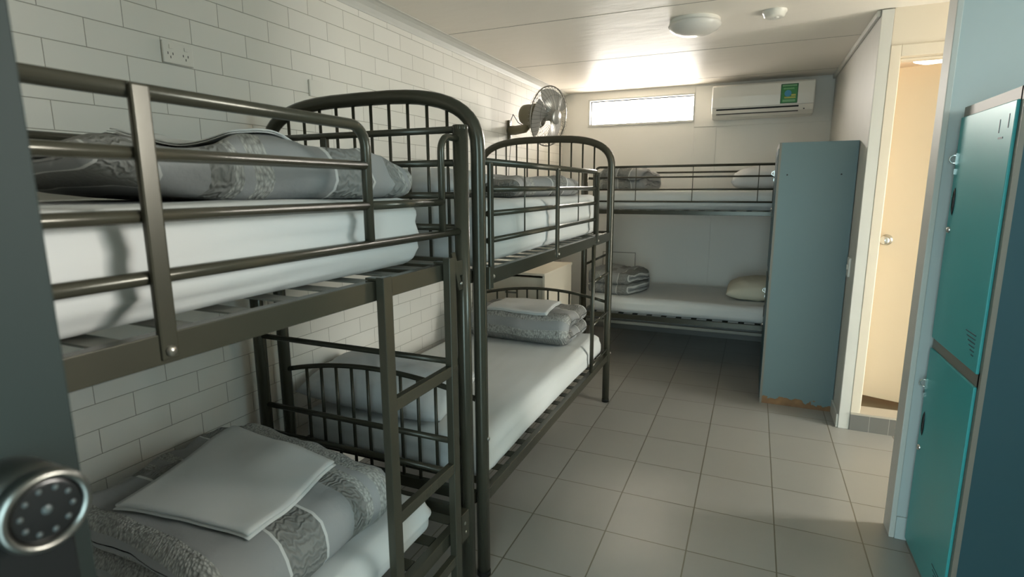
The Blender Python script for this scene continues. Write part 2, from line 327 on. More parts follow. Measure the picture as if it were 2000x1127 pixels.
# right wall of the near half of the room, with an unseen opening added to let in side light; front wall with the doorway
rw = MB(); rw.box(EX, EX+.1, FY, 1.1, 0, CZ); rw.box(EX, EX+.1, 2.1, PY, 0, CZ); rw.box(EX, EX+.1, 1.1, 2.1, 0, 1.52); rw.box(EX, EX+.1, 1.1, 2.1, 2.3, CZ)
struct('wall_near_right', rw, 'panel')
ff = MB(); ff.box(WX, -.56, FY-.1, FY, 0, CZ); ff.box(.36, EX+.1, FY-.1, FY, 0, CZ); ff.box(-.56, .36, FY-.1, FY, 2.08, CZ)
struct('wall_front', ff, 'panel')
# cornice along the brick wall, bead on the right wall, ceiling joints, wall battens
cv = MB(); prof = [(0, -.062), (.004, -.062), (.006, -.05), (.016, -.032), (.034, -.015), (.052, -.006), (.066, -.004), (.066, 0), (0, 0)]
pts = []
for y in (FY, BY):
    for (a, b) in prof: pts.append((WX+a, y, CZ+b))
k = len(prof); cv.add(pts, [tuple(range(k-1, -1, -1)), tuple(range(k, 2*k))]+[(i, (i+1) % k, k+(i+1) % k, k+i) for i in range(k)])
struct('trim_9', cv, 'trimwhite')
struct('trim_10', MB().box(RX-.02, RX, CY+.012, BY, CZ-.035, CZ), 'trimwhite', bevel=.006)
cj = MB()
for y in (-.1, 1.0, 2.1, 3.2, 4.27, 5.35): cj.box(WX, 1.7 if y < 2.6 else RX, y-.0025, y+.0025, CZ-.0008, CZ+.001)
struct('trim_11', cj, mat('ceiling_joint', srgb(150, 144, 134), .8))
pn = MB(); pn.box(-.575, RX-.012, BY-.010, BY, 2.018, CZ-.012); pn.box(-.575, -.375, BY-.006, BY, .1, 2.012)
struct('trim_12', pn, 'panel', bevel=.002)
struct('trim_13', MB().box(-.368, .52, BY-.003, BY, .1, 2.012), 'panel')
struct('baseboard_back', MB().box(WX, RX, BY-.012, BY-.0005, 0, .1), 'skirt')
struct('baseboard_right', MB().box(RX-.012, RX, CY, BY-.012, 0, .085), 'trimwhite', bevel=.003)
# window
win = MB()
fwid = .018
win.box(wx0, wx0+fwid, BY-.014, BY+.05, wz0, wz1); win.box(wx1-fwid*.5, wx1, BY-.014, BY+.05, wz0, wz1); win.box(wx0+fwid, wx1-fwid*.5, BY-.014, BY+.05, wz1-fwid*.8, wz1); win.box(wx0+fwid, wx1-fwid*.5, BY-.014, BY+.05, wz0, wz0+fwid)
wo = struct('window_1', win, 'trimwhite')
ga = MB(); ga.box(wx0+fwid, wx0+fwid+.008, BY+.03, BY+.05, wz0+fwid, wz1-.014); ga.box(wx0+fwid, wx1-.009, BY+.03, BY+.05, wz1-.024, wz1-.0145); ga.build('gasket', 'dark', wo)
MB().box(wx0+fwid, wx1-.009, BY+.06, BY+.064, wz0+fwid, wz1-.014).build('pane', 'glass', wo)
# small door bath ------------------------------------------------
ang = math.radians(160)
hx, hy = dx1-.005, CY+.075
d1 = bpy.data.objects.new('door_1', None); C.objects.link(d1); d1['kind'] = 'structure'; d1.location = (hx, hy, 0); d1.rotation_euler = (0, 0, ang)
MB().box(0, .765, -.0175, .0175, .125, 2.142).build('leaf', 'door_cream', d1, bevel=.002)
kb = MB().lathe([(.0, .072), (.018, .070), (.027, .062), (.029, .05), (.024, .038), (.013, .03), (.012, .012), (.033, .008), (.033, 0)], (.765-.062, .0175, 1.138), (0, 1, 0), 28)
kb.build('door_knob', 'chrome', d1, smooth=True)

# ------------------------------------------------------------------ entrance door leaf, opened into the room on the left
ed = bpy.data.objects.new('door_2', None); C.objects.link(ed); ed['kind'] = 'structure'; ed.location = (-.52, .2575, 0)
MB().box(-.038, 0, -.80, 0, .012, 2.04).build('leaf', 'door_grey', ed, bevel=.002)
lk = tag(bpy.data.objects.new('keypad_lock', None), 'round black keypad door lock with metal rim on the grey entrance door at left', 'door lock'); C.objects.link(lk)
lk.location = (-.52, .2035, 1.229)
pl = MB()
ol = []
for i in range(13): a = PI*i/12; ol.append((math.cos(a)*.034, math.sin(a)*.034-.012))
ol += [(-.034, -.19), (-.028, -.198), (.028, -.198), (.034, -.19)]
vs = [(.0005, a, b) for a, b in ol]+[(.022, a*.93, b) for a, b in ol]; k = len(ol)
pl.add(vs, [tuple(range(k)), tuple(range(2*k-1, k-1, -1))]+[(i, (i+1) % k, k+(i+1) % k, k+i) for i in range(k)])
pl.build('escutcheon_plate', 'black', lk, bevel=.002)
MB().lathe([(.0, .004), (.029, .004), (.0305, .012), (.0305, .036), (.027, .040), (.0262, .044), (.0300, .048), (.0308, .054), (.0298, .059), (.0275, .0615), (.0245, .060), (.0238, .0575)], (0, 0, 0), (1, 0, 0), 48).build('lock_barrel', 'satin', lk, smooth=True)
MB().lathe([(.0, .0578), (.020, .0578), (.0245, .0572), (.0245, .052), (0, .052)], (0, 0, 0), (1, 0, 0), 40).build('keypad_face', 'black', lk, smooth=True)
def disc(r, c): return MB().lathe([(0, .0007), (r*.8, .0007), (r, 0), (0, 0)], c, (1, 0, 0), 14)
disc(.0036, (.0579, 0, .001)).build('key_button', 'key', lk, smooth=True)
for i in range(10):
    a = PI/2+2*PI*i/10+.2
    disc(.0020, (.0579, math.cos(a)*.0168, math.sin(a)*.0168)).build('key_button', 'key', lk, smooth=True)

# ------------------------------------------------------------------ bunk beds
TR = .0125
def slats(par, W, L, z, n, y0=.08, m='slat'):
    for i in range(n):
        y = y0+(L-2*y0)*i/(n-1)
        MB().box(.02, W-.02, y-.022, y+.022, z-.004, z).build('slat', m, par)
def hrail(x, y0, y1, z, r=TR): return MB().tube([(x, y0, z), (x, y1, z)], r)
def bolt(par, c, axis, r=.007):
    MB().lathe([(0, .006), (r*.6, .0055), (r, .002), (r, 0), (0, 0)], c, axis, 12).build('bolt', 'bolt', par, smooth=True)

def bed_simple(name, loc, rz, label, W, L, Z):
    """plain-post bunk. Z: dict of heights"""
    b = thing(name, loc, label, 'bunk bed', 'bunk beds', rz)
    R = .0245
    for x in (0, W):
        for y in (0, L):
            p = MB().tube([(x, y, .012), (x, y, Z['post'])], R, 20)
            po = p.build('post', 'metal', b, smooth=True)
            MB().lathe([(0, .003), (R-.002, .003), (R, 0), (R, -.01)], (x, y, Z['post']), (0, 0, 1), 20).build('cap', 'metal', po, smooth=True)
            MB().lathe([(R+.001, .02), (R+.002, .0), (0, 0)], (x, y, .0), (0, 0, 1), 20).build('foot', 'black', po, smooth=True)
    for x in (0, W):
        MB().box(x-.014, x+.014, R, L-R, Z['d0'], Z['d1']).build('side_rail', 'metal', b, bevel=.002)
        MB().box(x-.014, x+.014, R, L-R, Z['l0'], Z['l1']).build('side_rail', 'metal', b, bevel=.002)
    slats(b, W, L, Z['d1']-.006, 15); slats(b, W, L, Z['l1']-.006, 15, m='metal')
    for y in (0, L):
        for z in Z['end']:
            MB().tube([(R*.6, y, z), (W-R*.6, y, z)], .011, 10).build('end_rail', 'metal', b, smooth=True)
        MB().box(R, W-R, y-.012, y+.012, Z['d0'], Z['d1']).build('end_rail', 'metal', b, bevel=.002)
        MB().box(R, W-R, y-.012, y+.012, Z['l0'], Z['l1']).build('end_rail', 'metal', b, bevel=.002)
    return b

# --- nearest bunk, against the brick wall
W1, L1 = .94, 1.9
b1 = bed_simple('bunk_bed', (-1.80, -.325, 0), 0, 'nearest dark metal bunk bed with straight posts and a square-tube ladder, by the brick wall', W1, L1,
                dict(post=1.652, d0=1.186, d1=1.236, l0=.298, l1=.345, end=(1.642, 1.54, 1.438, 1.335, .88, .59, .47)))
Y0 = -.325
MB().box(.388, .412, L1-.009, L1+.009, 1.22, 1.64).build('end_bar', 'metal', b1, bevel=.002)
g = MB()
gx = W1-.002
yb = 1.107-Y0
top = [(gx, .02, 1.607), (gx, yb-.055, 1.607)]+[tuple(p) for p in arc((gx, yb-.05, 1.557), .05, PI/2, 0, 8, (0, 1, 0), (0, 0, 1))]+[(gx, yb, 1.335)]
g.tube(top, TR, 14); gr = g.build('guard_rail', 'metal', b1, smooth=True)
for z in (1.515, 1.42): hrail(gx, .02, yb, z, .011).build('rail', 'metal', gr, smooth=True)
hrail(gx, .02, L1-.02, 1.325, .0115).build('rail', 'metal', gr, smooth=True)
hrail(gx, yb, 1.457-Y0, 1.42, .011).build('rail', 'metal', gr, smooth=True)
yl = 1.457-Y0
loop = [(gx, L1-.015, 1.613), (gx, yl+.05, 1.613)]+[tuple(p) for p in arc((gx, yl+.045, 1.568), .045, PI/2, PI, 8, (0, 1, 0), (0, 0, 1))]+[(gx, yl, 1.33)]
MB().tube(loop, .0105, 12).build('loop_rail', 'metal', gr, smooth=True)
for y in (.565-Y0, .12):
    MB().box(gx+.008, gx+.020, y-.0155, y+.0155, 1.192, 1.616).build('upright', 'metal', gr, bevel=.004)
bolt(b1, (gx+.020, .565-Y0, 1.207), (1, 0, 0), .009)
g = MB(); g.tube([(.002, .02, 1.607), (.002, L1-.02, 1.607)], TR, 10); gb = g.build('guard_rail', 'metal', b1, smooth=True)
for z in (1.515, 1.42, 1.325): hrail(.002, .02, L1-.02, z, .011).build('rail', 'metal', gb, smooth=True)
# ladder
lx = W1+.03
ld = MB().box(lx-.012, lx+.012, 1.10-Y0-.006, 1.10-Y0+.030, .16, 1.246).build('ladder', 'metal', b1, bevel=.002)
MB().box(lx-.012, lx+.012, 1.435-Y0-.018, 1.435-Y0+.018, .16, 1.256).build('ladder_side', 'metal', ld, bevel=.002)
for z in (.905, .582, .255): MB().box(lx-.012, lx+.010, 1.125-Y0, 1.42-Y0, z-.017, z+.017).build('rung', 'metal', ld, bevel=.002)
for y in (1.112-Y0, 1.435-Y0): MB().box(W1-.016, lx-.010, y-.014, y+.014, 1.237, 1.243).build('hook', 'metal', ld)
hk = MB(); hk.obox((W1+.02, 1.497-Y0, 1.205), (.003, 0, 0), (0, .012, .0), (0, .022, -.062)); hk.build('bracket', 'metal', ld, bevel=.001)
bolt(b1, (W1+.024, 1.515-Y0, 1.165), (1, 0, 0), .006); bolt(b1, (W1+.012, L1-.05, .32), (1, 0, 0), .008)
bolt(b1, (W1+.012, L1-.045, .285), (1, 0, 0), .006)
MB().box(W1-.014, W1+.016, L1-.075, L1-.02, .255, .36).build('joint_plate', 'metal', b1, bevel=.002)

# --- arched bunk
def arch_frame(par, W, y, zs, zt, R, dz, lz):
    """one end frame: two legs and the arch over them, with its bars"""
    cx = W/2; pts = [(0, y, .012), (0, y, .6), (0, y, zs-.12)]; n = 26
    for i in range(n+1):
        t = PI-PI*i/n; e = .62
        c, s_ = math.cos(t), math.sin(t)
        pts.append((cx+W/2*math.copysign(abs(c)**e, c), y, zs-.08+(zt-zs+.08)*abs(s_)**.72))
    pts += [(W, y, zs-.12), (W, y, .6), (W, y, .012)]
    ef = MB().tube(pts, R, 18).build('arch_frame', 'metal', par, smooth=True)
    def ztop(x):
        c = min(1, abs(x-cx)/(W/2))**(1/.62); return zs-.08+(zt-zs+.08)*(max(0, 1-c*c)**.5)**.72
    for i in range(10):
        x = .12+(W-.235)*i/9
        MB().tube([(x, y, dz), (x, y, ztop(x)-.01)], .0058, 8).build('bar', 'metal', ef, smooth=True)
    low = []
    for i in range(17):
        x = .02+(W-.04)*i/16; low.append((x, y, .70+.062*(1-((x-cx)/(W/2))**2)))
    MB().tube(low, .0105, 10).build('low_arch', 'metal', ef, smooth=True)
    for i in range(10):
        x = .12+(W-.235)*i/9
        MB().tube([(x, y, lz), (x, y, .70+.062*(1-((x-cx)/(W/2))**2))], .0065, 8).build('bar', 'metal', ef, smooth=True)
    for x in (0, W): MB().lathe([(R+.001, .02), (R+.002, .0), (0, 0)], (x, y, 0), (0, 0, 1), 20).build('foot', 'black', ef, smooth=True)
    MB().box(R, W-R, y-.012, y+.012, dz-.025, dz+.02).build('end_rail', 'metal', ef, bevel=.002)
    MB().box(R, W-R, y-.012, y+.012, lz-.04, lz+.005).build('end_rail', 'metal', ef, bevel=.002)
    return ef
W2, L2, Y2 = .94, 1.895, 1.695
b2 = thing('bunk_bed', (-1.80, Y2, 0), 'dark metal bunk bed with rounded arched ends, end to end with the nearest bunk', 'bunk bed', 'bunk beds')
arch_frame(b2, W2, 0, 1.655, 1.778, .0245, 1.16, .335); arch_frame(b2, W2, L2, 1.655, 1.778, .0235, 1.16, .335)
for x in (0, W2):
    MB().box(x-.014, x+.014, .02, L2-.02, 1.122, 1.176).build('side_rail', 'metal', b2, bevel=.002)
    MB().box(x-.014, x+.014, .02, L2-.02, .300, .346).build('side_rail', 'metal', b2, bevel=.002)
slats(b2, W2, L2, 1.168, 15); slats(b2, W2, L2, .338, 15, m='metal')
gx = W2+.002
ye = 3.215-Y2
top = [(gx, .02, 1.551), (gx, ye-.045, 1.551)]+[tuple(p) for p in arc((gx, ye-.035, 1.516), .035, PI/2, 0, 6, (0, 1, 0), (0, 0, 1))]+[(gx, ye, 1.19)]
gr = MB().tube(top, .0125, 12).build('guard_rail', 'metal', b2, smooth=True)
for z in (1.457, 1.372, 1.277): hrail(gx, 1.76-Y2, ye, z, .0105).build('rail', 'metal', gr, smooth=True)
for y in (1.762-Y2, 2.487-Y2, ye):
    MB().box(gx+.004, gx+.018, y-.0135, y+.0135, 1.135, 1.548).build('upright', 'metal', gr, bevel=.003)
    bolt(b2, (gx+.018, y+.002, 1.15), (1, 0, 0), .008)
for y in (2.105-Y2, 2.86-Y2): MB().tube([(gx, y, 1.277), (gx, y, 1.551)], .0032, 6).build('rod', 'metal', gr, smooth=True)
gb = hrail(-.002, .02, L2-.02, 1.551, .0115).build('guard_rail', 'metal', b2, smooth=True)
for z in (1.457, 1.372, 1.277): hrail(-.002, .02, L2-.02, z, .010).build('rail', 'metal', gb, smooth=True)
lyy = 3.155-Y2
ld = MB().tube([(W2+.012, lyy, .35), (W2+.012, lyy, 1.13)], .012, 12).build('ladder', 'metal', b2, smooth=True)
for z in (.908, .643, .385): MB().tube([(W2+.012, lyy, z), (W2+.004, L2-.02, z)], .009, 10).build('rung', 'metal', ld, smooth=True)
bolt(b2, (W2+.0245, L2-.005, .355), (1, 0, 0), .008)
bolt(b2, (W2+.0245, .0, .56), (1, 0, 0), .008)
MB().box(W2-.02, W2+.030, .02, .05, 1.11, 1.19).build('joint_plate', 'metal', b2, bevel=.002)

# --- rear bunk, lengthwise under the window
W3, L3 = .94, 1.86
b3 = bed_simple('bunk_bed', (-1.33, 5.57, 0), -PI/2, 'dark metal bunk bed standing across the far wall under the window', W3, L3,
                dict(post=1.60, d0=1.243, d1=1.276, l0=.350, l1=.392, end=(1.54, 1.443, 1.347, .8)))
gx = W3-.002
top = [(gx, .085, 1.30)]+[tuple(p) for p in arc((gx, .125, 1.586), .04, PI, PI/2, 6, (0, 1, 0), (0, 0, 1))]+[(gx, L3-.02, 1.628)]
gr = MB().tube(top, .010, 10).build('guard_rail', 'metal', b3, smooth=True)
for z in (1.541, 1.443, 1.347): hrail(gx, .085, L3-.02, z, .0072).build('rail', 'metal', gr, smooth=True)
for y in (.425, .87, 1.345): MB().tube([(gx, y, 1.347), (gx, y, 1.628)], .0032, 6).build('rod', 'metal', gr, smooth=True)
gb = hrail(.002, .03, L3-.02, 1.60, .009).build('guard_rail', 'metal', b3, smooth=True)
MB().box(W3-.012, W3+.012, .03, L3-.03, .305, .330).build('lower_rail', 'slat', b3, bevel=.002)
MB().tube([(W3, 0, .8), (W3, .42, 1.25)], .006, 6)

# ------------------------------------------------------------------ soft goods
def soft_box(c, size, r, step, disp):
    """rounded box, gridded, every vertex pushed by disp(p, n)"""
    mb = MB(); idx = {}; sx, sy, sz = (s_/2 for s_ in size); r = min(r, sx*.98, sy*.98, sz*.98)
    def grid(h):
        n = max(2, int(round(2*(h-r)/step))); inner = [-(h-r)+2*(h-r)*i/n for i in range(n+1)]
        k = 4; e = [r*math.sin(PI/4*i/k)/math.sin(PI/4) for i in range(1, k+1)]
        return [-(h-r)-q for q in reversed(e)]+inner+[(h-r)+q for q in e]
    G = [grid(sx), grid(sy), grid(sz)]; Hh = (sx, sy, sz)
    def vid(p):
        key = tuple(round(q, 5) for q in p)
        if key in idx: return idx[key]
        inn = [max(-(h-r), min(h-r, q)) for q, h in zip(p, Hh)]; d = Vector([a-b for a, b in zip(p, inn)])
        n = d.normalized() if d.length > 1e-9 else Vector((0, 0, 1)); q = Vector(inn)+n*r
        q = disp(q, n)+Vector(c); idx[key] = len(mb.v); mb.v.append(tuple(q)); return idx[key]
    for ax in range(3):
        a1, a2 = [(1, 2), (2, 0), (0, 1)][ax]
        for sgn in (-1, 1):
            A, B = G[a1], G[a2]
            for i in range(len(A)-1):
                for j in range(len(B)-1):
                    q = []
                    for (u, v) in ((i, j), (i+1, j), (i+1, j+1), (i, j+1)):
                        p = [0, 0, 0]; p[ax] = sgn*Hh[ax]; p[a1] = A[u]; p[a2] = B[v]; q.append(vid(p))
                    mb.f.append(tuple(q))
    return mb
def mattress(name, cx, cy, z0, z1, sx, sy, label, rot=False, seed=0, gather=.5):
    h = z1-z0
    def disp(p, n):
        l = p.x if rot else p.y; c_ = p.y if rot else p.x
        q = p.copy(); side = 1-abs(n.z)
        zz = (p.z+h/2)/h
        # long soft drapes on the side, deeper near the hem; gathers towards the corners
        w = .013*N(l*1.1+seed, zz*5-l*.8, seed)+.006*N(l*1.6, zz*15-l*2, seed+3)
        end = max(0, abs(l)/(max(sx, sy)/2)-.72)/.28
        w += gather*.010*end*N(l*3+zz*8, zz*5-l*16, seed+7)
        q += n*(w*side*(1.25-zz)*1.3)
        q += n*(.008*math.sin(min(1, zz)*PI))*side
        if n.z > .3: q.z += .004*N(p.x*4, p.y*4, seed)+(.002+.003*gather*max(0, c_*4*(-1 if rot else 1)-.6))*N(c_*26+l*2+.8*N(l*2, c_*3, seed), l*1.3, seed+5)
        q += n*(gather*.006*side*N(zz*7+l*3, l*1.2, seed+13))
        if n.z < -.3: q.z += .003*abs(N(l*6, c_*6, seed))
        return q
    o = soft_box((0, 0, 0), (sx, sy, h), .05, .02, disp).build(name, 'sheet', smooth=True); o.location = (cx, cy, (z0+z1)/2)
    return tag(o, label, 'mattress', 'mattresses')
mattress('mattress', -1.340, .56, 1.237, 1.434, .858, 1.71, 'upper mattress of the nearest bunk in a white fitted sheet', seed=1)
mattress('mattress', -1.335, .56, .345, .470, .86, 1.72, 'lower mattress of the nearest bunk, below the duvet stacked beside the keypad lock', seed=2)
mattress('mattress', -1.338, 2.60, 1.177, 1.415, .875, 1.70, 'upper mattress of the arched bunk in a white fitted sheet', seed=3)
mattress('mattress', -1.330, 2.635, .347, .505, .895, 1.76, 'lower mattress of the arched bunk, its white sheet loose along the side', seed=4, gather=1)
mattress('mattress', -.40, 5.10, 1.277, 1.432, 1.76, .88, 'upper white mattress of the bunk under the far window', rot=True, seed=5)
mattress('mattress', -.40, 5.095, .392, .530, 1.76, .90, 'lower white mattress of the bunk under the far window', rot=True, seed=6, gather=1)

def duvet(name, label, loc, W, L, H, layers, rz=0, seed=0, amp=.008, warp=None, uoff=0.0, step=.018, tilt=0, along=False):
    """quilt folded zigzag: section in local x/z, bands laid along local y"""
    t = H/layers; hh = t*.5*.985; rad = t/2; xs0, xs1 = -W/2+rad, W/2-rad
    cl = []                                                   # centre line
    def seg(a, b, z):
        n = max(2, int(abs(b-a)/step))
        for i in range(n+1): cl.append((a+(b-a)*i/n, z))
    for k in range(layers):
        z = t*(k+.5); right = (k % 2 == 0)
        a, b = (xs0-(rad*.8 if k == 0 else 0), xs1) if right else (xs1, xs0-(rad*.8 if k == layers-1 else 0))
        seg(a, b, z)
        if k < layers-1:
            sgn = 1 if right else -1; xe = xs1 if right else xs0
            for i in range(1, 8):
                a_ = -PI/2+PI*i/8; cl.append((xe+sgn*math.cos(a_)*rad, z+rad+math.sin(a_)*rad))
    n = len(cl); nor = []; S_ = [0]
    for i in range(n):
        a, b = cl[max(0, i-1)], cl[min(n-1, i+1)]; d = Vector((b[0]-a[0], b[1]-a[1])).normalized(); nor.append((-d.y, d.x))
        if i: S_.append(S_[-1]+math.hypot(cl[i][0]-cl[i-1][0], cl[i][1]-cl[i-1][1]))
    loop = [(i, 1) for i in range(n)]+[(n-1, .5), (n-1, -.5)]+[(i, -1) for i in range(n-1, -1, -1)]+[(0, -.5), (0, .5)]
    m_ = max(6, int(L/step)); ys = [-L/2+L*j/m_ for j in range(m_+1)]
    e = t*.5; ys = sorted(set([round(q, 5) for q in ys if abs(q) < L/2-e]+[s_*(L/2-e+e*math.sin(PI/2*i/4)) for s_ in (-1, 1) for i in range(5)]))
    mb = MB(); mb.uv = []
    for y in ys:
        k = 1
        if abs(y) > L/2-e: k = math.sqrt(max(0, 1-((abs(y)-(L/2-e))/e)**2))
        k = max(k, .04)
        for (i, s_) in loop:
            end = 1.0
            x = cl[i][0]+nor[i][0]*hh*s_*k; z = cl[i][1]+nor[i][1]*hh*s_*k
            if abs(s_) < 1:
                dr = -1 if i == 0 else (1 if layers % 2 else -1); x += dr*hh*.7*k
            lay = min(layers-1, max(0, int(cl[i][1]/t)))
            x += (.012*N(y*5, lay*3.1, seed)+.02*N(lay*1.7, seed, y*2.0))*(abs(x)/(W/2)); yy = y*(1+.04*N(lay*2.3, seed+5, x*3))
            zn = amp*(1.3*N(x*4, yy*4, seed+z*2)+.7*N(x*11, yy*11, seed+2+z*9)+.35*N(x*24, yy*24, seed+4+z*20))
            z2 = z+zn*min(1, (z/H)*1.4+.1); x2 = x+amp*.7*N(yy*9, z*14, seed+9); y2 = yy+amp*.9*N(x*9, z*16, seed+11)
            p = Vector((x2, y2, z2))
            if warp: p = warp(p)
            p.z = max(p.z, .001)
            mb.v.append(tuple(p)); mb.uv.append((S_[i]*.8+uoff+s_*.03, y) if along else (y*1.0+uoff+.006*N(x*6, z*6, seed), S_[i]+s_*.02))
    k = len(loop)
    for j in range(len(ys)-1):
        for i in range(k):
            mb.f.append((j*k+i, j*k+(i+1) % k, (j+1)*k+(i+1) % k, (j+1)*k+i))
    o = mb.build(name, 'duvet', smooth=True); o.location = loc; o.rotation_euler = (tilt, 0, rz)
    global LAST
    cz_, sz_ = math.cos(rz), math.sin(rz); LAST = [(v[0]*cz_-v[1]*sz_+loc[0], v[0]*sz_+v[1]*cz_+loc[1], v[2]+loc[2]) for v in mb.v]
    return tag(o, label, 'duvet', 'folded grey duvets')

LAST = []
def drape(gap=.002, r=.05, off=None):
    """height of the last duvet made, smoothed, for the sheet that lies on it"""
    P = np.array(LAST); zmax = P[:, 2].max()
    xs = np.arange(P[:, 0].min(), P[:, 0].max(), .02); ys = np.arange(P[:, 1].min(), P[:, 1].max(), .02)
    G = np.array([[(lambda q: P[q, 2].max() if q.any() else np.nan)((abs(P[:, 0]-x) < .022) & (abs(P[:, 1]-y) < .022)) for y in ys] for x in xs])
    lo = np.nanmin(G); G = np.where(np.isnan(G), zmax-.05, np.maximum(G, zmax-.07))
    for it in range(3):
        Gp = np.pad(G, 1, mode='edge'); B = sum(Gp[a:a+G.shape[0], b:b+G.shape[1]] for a in range(3) for b in range(3))/9
        G = np.maximum(B, G*.6+B*.4)
    def zf(x, y):
        i = min(max((x-xs[0])/.02, 0), len(xs)-1.001); j = min(max((y-ys[0])/.02, 0), len(ys)-1.001); a, b = int(i), int(j); u, v = i-a, j-b
        return (G[a, b]*(1-u)+G[a+1, b]*u)*(1-v)+(G[a, b+1]*(1-u)+G[a+1, b+1]*u)*v+gap
    return zf
def slab(name, label, corners, zf, th, folds, seed=0, cat='folded sheet', sag=.004):
    """folded sheet: quad (far-left, far-right, near-right, near-left) lying on height function zf"""
    n1, n2 = 26, 22; mb = MB(); P = [Vector((*c, 0)) for c in corners]
    for lay in range(folds):
        z0, z1 = lay*th/folds, (lay+.9)*th/folds; ins = .004*(lay % 2)
        ring = []
        for side in (0, 1):
            for j in range(n2+1):
                for i in range(n1+1):
                    a = ins/.4+(1-2*ins/.4)*i/n1; b = ins/.4+(1-2*ins/.4)*j/n2
                    p = (P[0]*(1-a)+P[1]*a)*(1-b)+(P[3]*(1-a)+P[2]*a)*b
                    edge = min(a, 1-a, b, 1-b); rd = 1-max(0, 1-edge/.02)**2
                    mid = (z0+z1)/2; h = (z1-z0)/2*max(.25, rd)
                    crease = -.0022*math.exp(-((a-.47)/.012)**2) if side == 1 and lay == folds-1 else 0
                    z = zf(p.x, p.y)+mid+(h if side else -h)+crease+sag*.6*N(p.x*5, p.y*5, seed)
                    p = p+Vector((.004*N(b*4, seed, 1), .004*N(a*4, seed, 2), 0))
                    mb.v.append((p.x, p.y, z))
        o = len(mb.v)-2*(n1+1)*(n2+1); st_ = n1+1; tp = o+(n1+1)*(n2+1)
        for j in range(n2):
            for i in range(n1):
                q = (j*st_+i, j*st_+i+1, (j+1)*st_+i+1, (j+1)*st_+i)
                mb.f.append(tuple(tp+x for x in q)); mb.f.append(tuple(o+x for x in reversed(q)))
        rim = [i for i in range(n1+1)]+[j*st_+n1 for j in range(1, n2+1)]+[n2*st_+i for i in range(n1-1, -1, -1)]+[j*st_ for j in range(n2-1, 0, -1)]
        for a, b in zip(rim, rim[1:]+rim[:1]): mb.f.append((o+a, o+b, tp+b, tp+a))
    ob = mb.build(name, 'sheet', smooth=True)
    return tag(ob, label, cat, 'folded white sheets')

def pillow(name, label, loc, sx, sy, h, rot=(0, 0, 0), seed=0, m='pillow'):
    mb = MB(); nu, nv = 40, 30
    for side in (1, -1):
        for j in range(nv+1):
            for i in range(nu+1):
                a = -1+2*i/nu; b = -1+2*j/nv
                e = (max(0, 1-abs(a)**2.6)*max(0, 1-abs(b)**2.6))**.42
                pin = 1-.07*(abs(a)**2)*(1-abs(b)**2) ; pin2 = 1-.09*(abs(b)**2)*(1-abs(a)**2)
                x = a*sx/2*pin2; y = b*sy/2*pin
                wr = .010*N(a*3, b*3, seed)+.006*N(a*8, b*8, seed+side)+.008*N(a*2+b*9, b*1.5, seed)*(1-e)
                z = side*h/2*e*(1 if side > 0 else .75)+wr*e
                mb.v.append((x, y, z))
        o = 0 if side == 1 else (nu+1)*(nv+1)
        for j in range(nv):
            for i in range(nu):
                q = (j*(nu+1)+i, j*(nu+1)+i+1, (j+1)*(nu+1)+i+1, (j+1)*(nu+1)+i); mb.f.append(tuple(o+x for x in q))
    ob = mb.build(name, m, smooth=True)
    ob.location = loc; ob.rotation_euler = rot
    mod = ob.modifiers.new('weld', 'WELD'); mod.merge_threshold = .0008
    return tag(ob, label, 'pillow', 'pillows')

# nearest bunk, lower: thick folded duvet with a folded sheet on top
def w1(p):
    q = p.copy(); q.z += .02*max(0, p.y)/.2*(p.z/.19)-.018*max(0, p.x/.25)*(p.z/.19)
    q.x += .03*math.sin(p.y*7)*(p.z/.19)
    return q
duvet('folded_duvet', 'thick grey banded duvet on the nearest lower mattress, under a flat folded sheet', (-1.27, .985, .470), .56, .56, .195, 2, rz=math.radians(-4), seed=11, amp=.012, warp=w1, uoff=.30)
slab('folded_sheet', 'flat folded white sheet on the duvet of the nearest lower bunk', [(-1.53, 1.19), (-1.06, 1.155), (-1.035, .825), (-1.435, .765)],
     drape(), .018, 2, seed=3)
duvet('duvet', 'rumpled grey duvet corner spread at the wall end behind the nearest folded duvet', (-1.62, 1.18, .470), .32, .44, .11, 2, rz=math.radians(8), seed=14, amp=.02, uoff=.1)
# nearest bunk, upper: rumpled duvet with a sheet
def w2(p):
    q = p.copy(); t_ = max(0, min(1, (p.y+.42)/.86))
    q.z *= (.80+.38*math.sin(t_*PI))-.45*max(0, t_-.62)
    k_ = max(0, min(1, (-p.y-.08)/.34)); q.z = .070*k_**1.5+q.z*(1-.62*k_**1.5) if k_ > 0 else q.z
    q.x += .05*math.sin(p.y*6+.5)+.16*max(0, p.y)*(1 if p.x > 0 else .3); q.z += .012*math.sin(p.y*21+p.x*14)*(q.z/.13)
    return q
duvet('rumpled_duvet', 'rumpled grey duvet lying along the upper mattress of the nearest bunk', (-1.28, 1.02, 1.434), .46, .86, .125, 2, rz=math.radians(0), seed=21, amp=.024, warp=w2, uoff=.12)
slab('folded_sheet', 'white sheet slipped over the rumpled duvet on the nearest upper bunk', [(-1.42, 1.40), (-1.07, 1.41), (-1.10, .93), (-1.42, .86)],
     drape(), .010, 2, seed=5, sag=.004)
